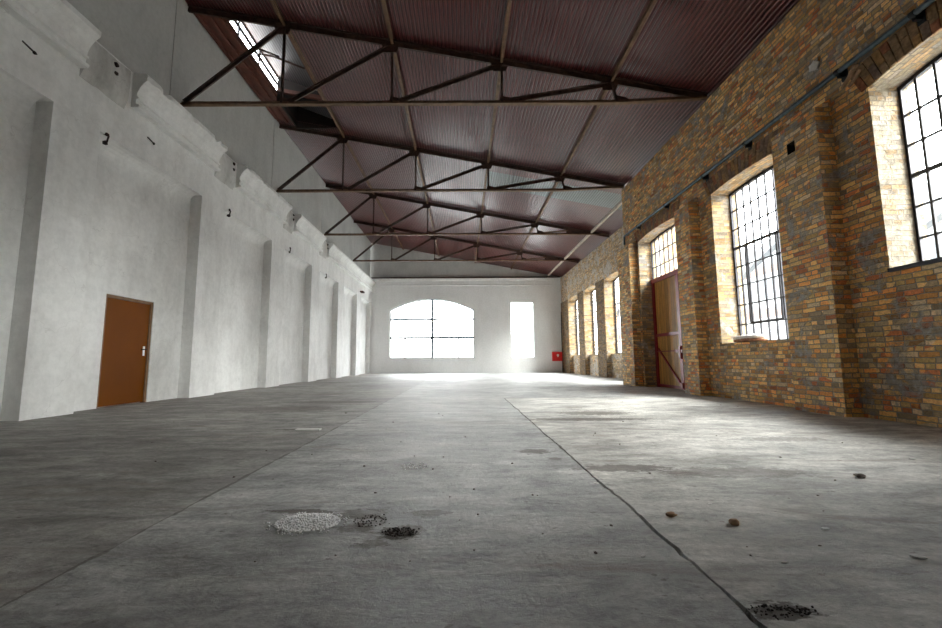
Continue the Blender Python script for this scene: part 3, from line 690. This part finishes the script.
grid_window(FXW, 3.73, 6.04, 2.18, 5.02, 9, 6, .14, 3, label='nearest steel grid window, high in the brick wall at the right edge')
mb = MB(); mb.box((6.2, 3.78, 2.15), (6.69, 6.01, 2.205)); struct(mb.build('trim_%d' % tn, 'frame_black')); tn += 1
grid_window(FXW, 7.93, 10.14, 1.26, 5.0, 9, 8, .05, 5, label='tall steel grid window with a bundle on its sill', casement=(8.72, 9.70, 1.75, 3.6))
grid_window(6.70, 11.82, 14.48, 3.60, 5.04, 9, 3, .08, None, label='small grid window above the red framed plank door', fw=.05)
for i, (a, b) in enumerate(((15.98, 18.55), (19.75, 22.25), (23.65, 26.1), (27.35, 29.9))):
    grid_window(8.18, a, b, 1.22, 5.15, 6, 6, .12, 4, label='steel grid window in the %s bay of the far brick wall' % ['hidden first', 'second', 'third', 'last'][i])
# back arched window
def back_window():
    global wn
    y = YB + .2; a0, a1, z0, z1, rise = -5.5, .93, 1.12, 4.80, .86
    def top(x): t = (x - (a0 + a1) / 2) / ((a1 - a0) / 2); return z1 + rise * (1 - t * t)
    mb = MB()
    mb.box((a0, y - .03, z0), (a0 + .07, y + .03, z1 + .05)); mb.box((a1 - .07, y - .03, z0), (a1, y + .03, z1 + .05)); mb.box((a0, y - .03, z0), (a1, y + .03, z0 + .07))
    n = 24
    for k in range(n):
        xa, xb = a0 + (a1 - a0) * k / n, a0 + (a1 - a0) * (k + 1) / n; mb.bar((xa, y, top(xa) - .04), (xb, y, top(xb) - .04), .06, .08)
    o = struct(mb.build('window_%d' % wn, 'frame_grey')); wn += 1; o['label'] = 'wide arched window in the white back wall'; o['category'] = 'window'
    mb = MB(); mb.box((-2.38, y - .04, z0), (-2.18, y + .04, top(-2.28) - .05)); mb.build('mullion', 'frame_grey', o)
    mb = MB()
    mb.box((a0, y - .03, 4.03), (a1, y + .03, 4.18)); mb.box((a0, y - .03, 2.59), (a1, y + .03, 2.77))
    for x in (-4.35, -.25): mb.box((x - .06, y - .02, z0), (x + .06, y + .02, 2.65))
    mb.build('glazing_bars', 'frame_grey', o)
    mb = MB(); n = 16
    for k in range(n):
        xa, xb = a0 + .02 + (a1 - a0 - .04) * k / n, a0 + .02 + (a1 - a0 - .04) * (k + 1) / n
        mb.face([(xa, y + .01, z0 + .01), (xb, y + .01, z0 + .01), (xb, y + .01, top(xb) - .03), (xa, y + .01, top(xa) - .03)])
    mb.build('glass', 'glass', o)
    mb = MB(); a0, a1, z0, z1 = 3.75, 5.5, 1.12, 5.39
    for p, q in (((a0, z0), (a0 + .05, z1)), ((a1 - .05, z0), (a1, z1)), ((a0, z0), (a1, z0 + .05)), ((a0, z1 - .05), (a1, z1))): mb.box((p[0], y - .025, p[1]), (q[0], y + .025, q[1]))
    o = struct(mb.build('window_%d' % wn, 'signwhite')); wn += 1; o['label'] = 'narrow tall window right of the arched one'; o['category'] = 'window'
    mb = MB(); mb.box((a0 + .02, y - .004, z0 + .02), (a1 - .02, y, z1 - .02)); mb.build('glass', 'glass', o)
back_window()

# red framed plank door on the right
mb = MB(); X0 = 6.64
for a, b in (((X0, 12.70, 0), (X0 + .12, 12.88, 3.56)), ((X0, 14.36, 0), (X0 + .12, 14.505, 3.66)), ((X0 - .02, 11.795, 3.54), (X0 + .12, 14.505, 3.68))): mb.box(a, b)
d2 = struct(mb.build('door_2', 'red_steel')); d2['label'] = 'tall ochre plank door in an oxide red steel frame'; d2['category'] = 'door'
mb = MB(); mb.box((X0 + .05, 11.795, .0), (X0 + .09, 14.36, 3.56)); lf = mb.build('door_leaf', 'planks', d2); lf['label'] = 'ochre wooden planks'
mb = MB(); mb.box((X0 + .01, 12.78, 1.68), (X0 + .055, 14.36, 1.78)); mb.build('mid_rail', 'red_steel', d2)
mb = MB(); mb.box((X0 + .01, 12.78, .02), (X0 + .055, 14.36, .10)); mb.build('bottom_rail', 'red_steel', d2)
mb = MB(); mb.bar((X0 + .03, 14.30, 1.28), (X0 + .03, 12.82, .05), .05, .045, up=(1, 0, 0)); mb.build('brace', 'red_steel', d2)
mb = MB(); mb.box((X0 - .04, 12.62, 1.12), (X0 + .0, 13.05, 1.22)); mb.box((X0 - .05, 12.74, .94), (X0, 12.85, 1.32)); mb.tube([(X0 - .02, 13.0, 1.18), (X0 - .02, 14.3, 1.18)], .015, 8); mb.build('latch_bar', 'red_steel', d2)
mb = MB(); mb.box((X0 - .05, 12.72, .06), (X0 + .0, 12.86, .22)); mb.build('hinge', 'red_steel', d2)

# ------------------------------------------------------------------ pipe
pz = 5.53; pxx = 6.13
pp = empty('wall_pipe', (pxx, 15.4, pz)); tag(pp, 'blue-grey pipe running along the brick wall above the windows', 'pipe')
mb = MB(); mb.tube([(0, -19.3, 0), (0, -10, 0), (0, -5, 0), (0, -.06, 0), (0, -.02, -.02), (0, 0, -.06), (0, 0, -.32)], .038, 14); mb.build('tube', 'pipe', pp, smooth=True)
for y in (-2, .4, 2.8, 5.2, 6.35, 8.6, 10.2, 12.2, 14.2):
    mb = MB(); mb.tube([(0, y - 15.4 - .03, 0), (0, y - 15.4 + .03, 0)], .052, 12); mb.box((0, y - 15.4 - .025, -.09), (.13, y - 15.4 + .025, -.03)); mb.box((.095, y - 15.4 - .05, -.14), (.12, y - 15.4 + .05, .1))
    mb.build('bracket', 'pipe_dark', pp)

# old fitting on the brick wall
mb = MB(); lump(mb, (WX - .03, 6.86, 6.02), .07, 5, 2, 1.2); mb.bar((WX - .02, 6.80, 6.12), (WX - .10, 6.76, 6.02), .03, .03);
tag(mb.build('broken_fitting', 'paleflake'), 'broken pale fitting stuck on the brick wall just above the pipe', 'fitting')
mb = MB(); lump(mb, (WX - .02, 9.75, 5.78), .04, 15, 1); tag(mb.build('insulator_stub', 'paleflake'), 'tiny white stub on the brick wall above the tall grid window', 'fitting')
mb = MB(); mb.bar((WX - .0, 6.42, 5.30), (WX - .16, 6.0, 5.40), .05, .03); mb.bar((WX - .0, 6.3, 5.24), (WX - .11, 6.0, 5.33), .04, .03)
tag(mb.build('broken_batten', 'orange_crumb'), 'broken wooden batten end sticking from bricks beside the nearest window', 'batten')

# bundle on the sill
bd = empty('sacking_bundle', (6.55, 9.56, 1.28)); tag(bd, 'crumpled dusty white sacking bundle on the tall window sill', 'bundle')
def blob(name, mat, L, Wd, H, seed, zoff=0, cy=0):
    mb = MB(); nu, nv = 30, 14; vs = []; fs = []
    for i in range(nu + 1):
        t = i / nu * 2 - 1; taper = max(0, 1 - t ** 4) ** .5
        for j in range(nv):
            a = 2 * math.pi * j / nv; k = 1 + .28 * noise.noise(Vector((t * 3, math.cos(a) * 1.5, math.sin(a) * 1.5 + seed)))
            vs.append((math.cos(a) * Wd * taper * k, cy + t * L, max(.0, zoff + H * (.5 + .5 * math.sin(a) * taper * k) + .02 * noise.noise(Vector((t * 7, a, seed))))))
    for i in range(nu):
        for j in range(nv): fs.append((i * nv + j, i * nv + (j + 1) % nv, (i + 1) * nv + (j + 1) % nv, (i + 1) * nv + j))
    fs.append(tuple(range(nv))); fs.append(tuple(nu * nv + j for j in range(nv))); mb.poly(vs, fs)
    return mb.build(name, mat, bd, smooth=True)
blob('white_cover', 'cloth', .46, .17, .13, 2, .055, .02)
u = blob('brown_lining', 'cloth_brown', .45, .19, .11, 6, 0); u['label'] = 'brown sacking showing underneath'

# ------------------------------------------------------------------ fire cabinet
fc = empty('fire_hose_cabinet', (7.22, YB, .86)); tag(fc, 'red fire hose cabinet on the white back wall in the right corner', 'cabinet')
mb = MB(); mb.box((-.39, -.20, 0), (.33, -.003, .68)); mb.build('body', 'red', fc)
mb = MB(); mb.box((-.36, -.225, .03), (.30, -.20, .65)); cd = mb.build('door', 'red', fc)
mb = MB(); mb.tube([(.0, -.226, .44), (.0, -.232, .44)], .085, 20); mb.box((-.05, -.232, .30), (-.02, -.226, .42)); mb.box((.02, -.232, .30), (.05, -.226, .42)); e = mb.build('emblem', 'signwhite', cd); e['label'] = 'small white hose symbol'
mb = MB(); mb.tube([(7.585, YB - .06, 0.02), (7.585, YB - .06, 3.4), (7.60, YB - .06, 4.6)], .025, 8); tag(mb.build('corner_gap_strip', 'pipe_dark'), 'thin dark strip for the gap in the corner behind the red cabinet', 'pipe')  # dark tube put in for the dark gap in the corner

# ------------------------------------------------------------------ things on the floor
def gravel(name, cx, cy, rx, ry, n, rmin, rmax, mat, label, cat, seed, mound=.03):
    mb = MB(); rr = random.Random(seed)
    for i in range(n):
        a = rr.uniform(0, 6.283); q = math.sqrt(rr.random()) ; q = q if rr.random() < .92 else q * 1.35
        x, y = cx + rx * q * math.cos(a), cy + ry * q * math.sin(a); r = rr.uniform(rmin, rmax); z = r * .5 + mound * max(0, 1 - q * q) * rr.random()
        lump(mb, (x, y, z), r, seed * 1000 + i, 1 if n < 400 else 0 or 1, .8)
    return tag(mb.build(name, mat), label, cat, None, 'stuff')
gravel('gravel_pile', -.875, 2.48, .18, .135, 1900, .003, .0065, 'gravel', 'low pile of white gravel spilt on the concrete floor', 'gravel', 1, .022)
gravel('dirt_crumbs', -.33, 2.34, .085, .06, 150, .002, .006, 'iron', 'round heap of dark dirt crumbs right of the gravel pile', 'dirt', 2, .012)
gravel('dirt_crumbs', -.53, 2.50, .10, .09, 90, .002, .005, 'iron', 'loose dark crumbs strewn along the edge of the gravel pile', 'dirt', 3, .006)
gravel('dirt_crumbs', 1.14, 1.62, .11, .04, 120, .002, .005, 'iron', 'dark dirt crumbs beside the floor crack close to the camera', 'dirt', 4, .006)
gravel('gravel_scatter', -.42, 3.74, .12, .09, 70, .004, .009, 'gravel', 'thin scatter of white chips farther back than the gravel pile', 'gravel', 5, .002)
mb = MB(); mb.box((-.16, -.055, 0), (.16, .055, .014)); o = mb.build('white_board', 'paleflake', None, (-2.045, 5.71, .0)); o.rotation_euler.z = .03
tag(o, 'flat white board strip lying on the left part of the floor', 'board')
mb = MB(); lump(mb, (0, 0, .012), .025, 71, 2, .55); o = mb.build('concrete_crumb', 'orange_crumb', None, (1.205, 2.545, 0)); tag(o, 'pale chipped crumb right of the crack, left of the dark brown one', 'debris')
mb = MB(); lump(mb, (0, 0, .015), .026, 72, 2, .7); o = mb.build('concrete_crumb', 'orange_crumb', None, (1.485, 2.415, 0)); tag(o, 'brown brick crumb lying alone on the floor right of the crack', 'debris')
mb = MB(); lump(mb, (0, 0, .014), .034, 73, 2, .5); o = mb.build('concrete_crumb', 'stone', None, (3.03, 3.32, 0)); tag(o, 'large dark crumb on the bright floor before the brick wall', 'debris')
protos = []
for s in range(5):
    mb = MB(); lump(mb, (0, 0, .35), 1, 90 + s, 1, .55); o = mb.build('floor_crumb', 'stone'); protos.append(o)
rr = random.Random(12)
for i in range(70):
    s = i % 5; o = protos[s] if i < 5 else protos[s].copy()
    if i >= 5: C.objects.link(o)
    y = 2.0 + 7.5 * rr.random() ** 1.4; x = rr.uniform(-.8, 1.0) * y * .95; 
    if x > 5.7: x = 5.6
    r = rr.uniform(.004, .010) * (.7 + y * .13)
    o.location = (x, y, 0); o.scale = (r, r, r); o.rotation_euler.z = rr.uniform(0, 6)
    tag(o, 'tiny dark crumb of debris lying loose on the concrete floor', 'debris', 'loose crumbs on the floor')
fl_p = None
for i, (x, y, a) in enumerate([(1.43, 1.98, .3), (1.93, 2.35, .2), (2.07, 2.02, -.4), (.83, 2.05, .9), (.98, 3.2, .2), (4.05, 3.9, .1), (1.55, 2.75, .5)]):
    if fl_p is None: mb = MB(); lump(mb, (0, 0, .25), 1, 140, 1, .28); fl_p = mb.build('plaster_flake', 'paleflake'); o = fl_p
    else: o = fl_p.copy(); C.objects.link(o)
    r = .012 + .006 * (i % 3); o.location = (x, y, 0); o.scale = (r * 1.7, r * .8, r); o.rotation_euler.z = a
    tag(o, 'small white plaster flake lying on the concrete floor', 'flake', 'white flakes on the floor')

# ------------------------------------------------------------------ outside
mb = MB(); mb.box((-60, -60, -.6), (90, 120, -.35)); struct(mb.build('ground', 'outground'))
ob_ = empty('neighbouring_building', (42, 60, -.35)); tag(ob_, 'pale neighbouring building seen blurred through the right hand windows', 'building')
mb = MB(); mb.box((0, -58, 0), (10, 58, 17)); mb.build('wall', 'facade', ob_)
for z0, z1 in ((7.0, 8.2), (13.0, 14.0)):
    mb = MB(); mb.box((-.1, -58, z0), (0, 58, z1)); mb.build('brick_band', 'facade_brick', ob_)
for k in range(18):
    y = -56 + k * 6.4; mb = MB(); mb.box((-.06, y, 9.4), (0, y + 3.2, 12.2)); mb.build('window', 'outwin', ob_)
for y0 in (-46, -22, 2, 26):
    mb = MB(); mb.bar((-3, y0, 21), (-3, y0 + 26, 10.5), 1.0, 1.1); mb.build('stair_flight', 'outwin', ob_)

# ------------------------------------------------------------------ light
w = bpy.data.worlds.new('overcast_sky'); bpy.context.scene.world = w; w.use_nodes = True
nt = w.node_tree; nt.nodes.clear(); g = NG(nt)
o = g.n('ShaderNodeOutputWorld'); b = g.n('ShaderNodeBackground'); t = g.n('ShaderNodeTexCoord'); s = g.n('ShaderNodeSeparateXYZ')
g.put(s.inputs[0], t.outputs['Generated'])
g.put(b.inputs[0], g.ramp(g.math('ADD', g.math('MULTIPLY', s.outputs[2], .5), .5), [(.45, (1.0, 1.0, .985)), (.9, (.90, .95, 1.0))]))
g.put(b.inputs[1], g.math('ADD', 3.4, g.math('MULTIPLY', g.math('MAXIMUM', s.outputs[1], 0.0), 9.0))); nt.links.new(b.outputs[0], o.inputs[0])
sl = bpy.data.lights.new('hazy_sun', 'SUN'); sl.energy = 22; sl.angle = math.radians(58); sl.color = (1, .985, .95)
so = bpy.data.objects.new('hazy_sun', sl); C.objects.link(so); so.rotation_euler = Vector((.83, -.20, .52)).to_track_quat('Z', 'Y').to_euler()
def portal(loc, rot, sx, sy):
    l = bpy.data.lights.new('window_portal', 'AREA'); l.shape = 'RECTANGLE'; l.size = sx; l.size_y = sy; l.cycles.is_portal = True
    o = bpy.data.objects.new('window_portal', l); C.objects.link(o); o.location = loc; o.rotation_euler = rot
H = math.pi / 2
for a, b_, z0, z1, x in [(3.75, 6.02, 2.2, 5.15, 6.85), (7.95, 10.12, 1.28, 5.1, 6.85), (11.8, 14.5, 3.6, 5.12, 6.85)] + [(a, b_, 1.24, 5.27, 8.26) for a, b_ in ((15.98, 18.55), (19.75, 22.25), (23.65, 26.1), (27.35, 29.9))]:
    portal((x, (a + b_) / 2, (z0 + z1) / 2), (0, H, 0), z1 - z0, b_ - a)
portal((-2.28, YB + .42, 3.4), (-H, 0, 0), 6.43, 4.5); portal((4.62, YB + .42, 3.26), (-H, 0, 0), 1.75, 4.25)
portal((HX0 - .1, 11.8, 10.3), (0, -H, 0), .66, 3.2)

# ------------------------------------------------------------------ camera
cam = bpy.data.cameras.new('camera'); co = bpy.data.objects.new('camera', cam); C.objects.link(co)
th = math.atan(47 / 420); ro = math.radians(.3)
Fw = Vector((0, math.cos(th), math.sin(th))); U0 = Vector((0, -math.sin(th), math.cos(th))); R0 = Vector((1, 0, 0))
xa = R0 * math.cos(ro) - U0 * math.sin(ro); ya = R0 * math.sin(ro) + U0 * math.cos(ro)
co.matrix_world = Matrix(((xa.x, ya.x, -Fw.x, 0), (xa.y, ya.y, -Fw.y, 0), (xa.z, ya.z, -Fw.z, .9), (0, 0, 0, 1)))
cam.sensor_width = 36; cam.lens = 420 / 942 * 36; cam.shift_x = (471 - 461.8) / 942; cam.clip_start = .05; cam.clip_end = 300
sc = bpy.context.scene; sc.camera = co
sc.view_settings.view_transform = 'Standard'; sc.view_settings.look = 'None'; sc.view_settings.exposure = 1.18; sc.view_settings.gamma = 1; sc.view_settings.use_curve_mapping = False
sc.cycles.max_bounces = 10; sc.cycles.diffuse_bounces = 6; sc.cycles.glossy_bounces = 4; sc.cycles.transparent_max_bounces = 12; sc.cycles.caustics_reflective = False; sc.cycles.sample_clamp_indirect = 12
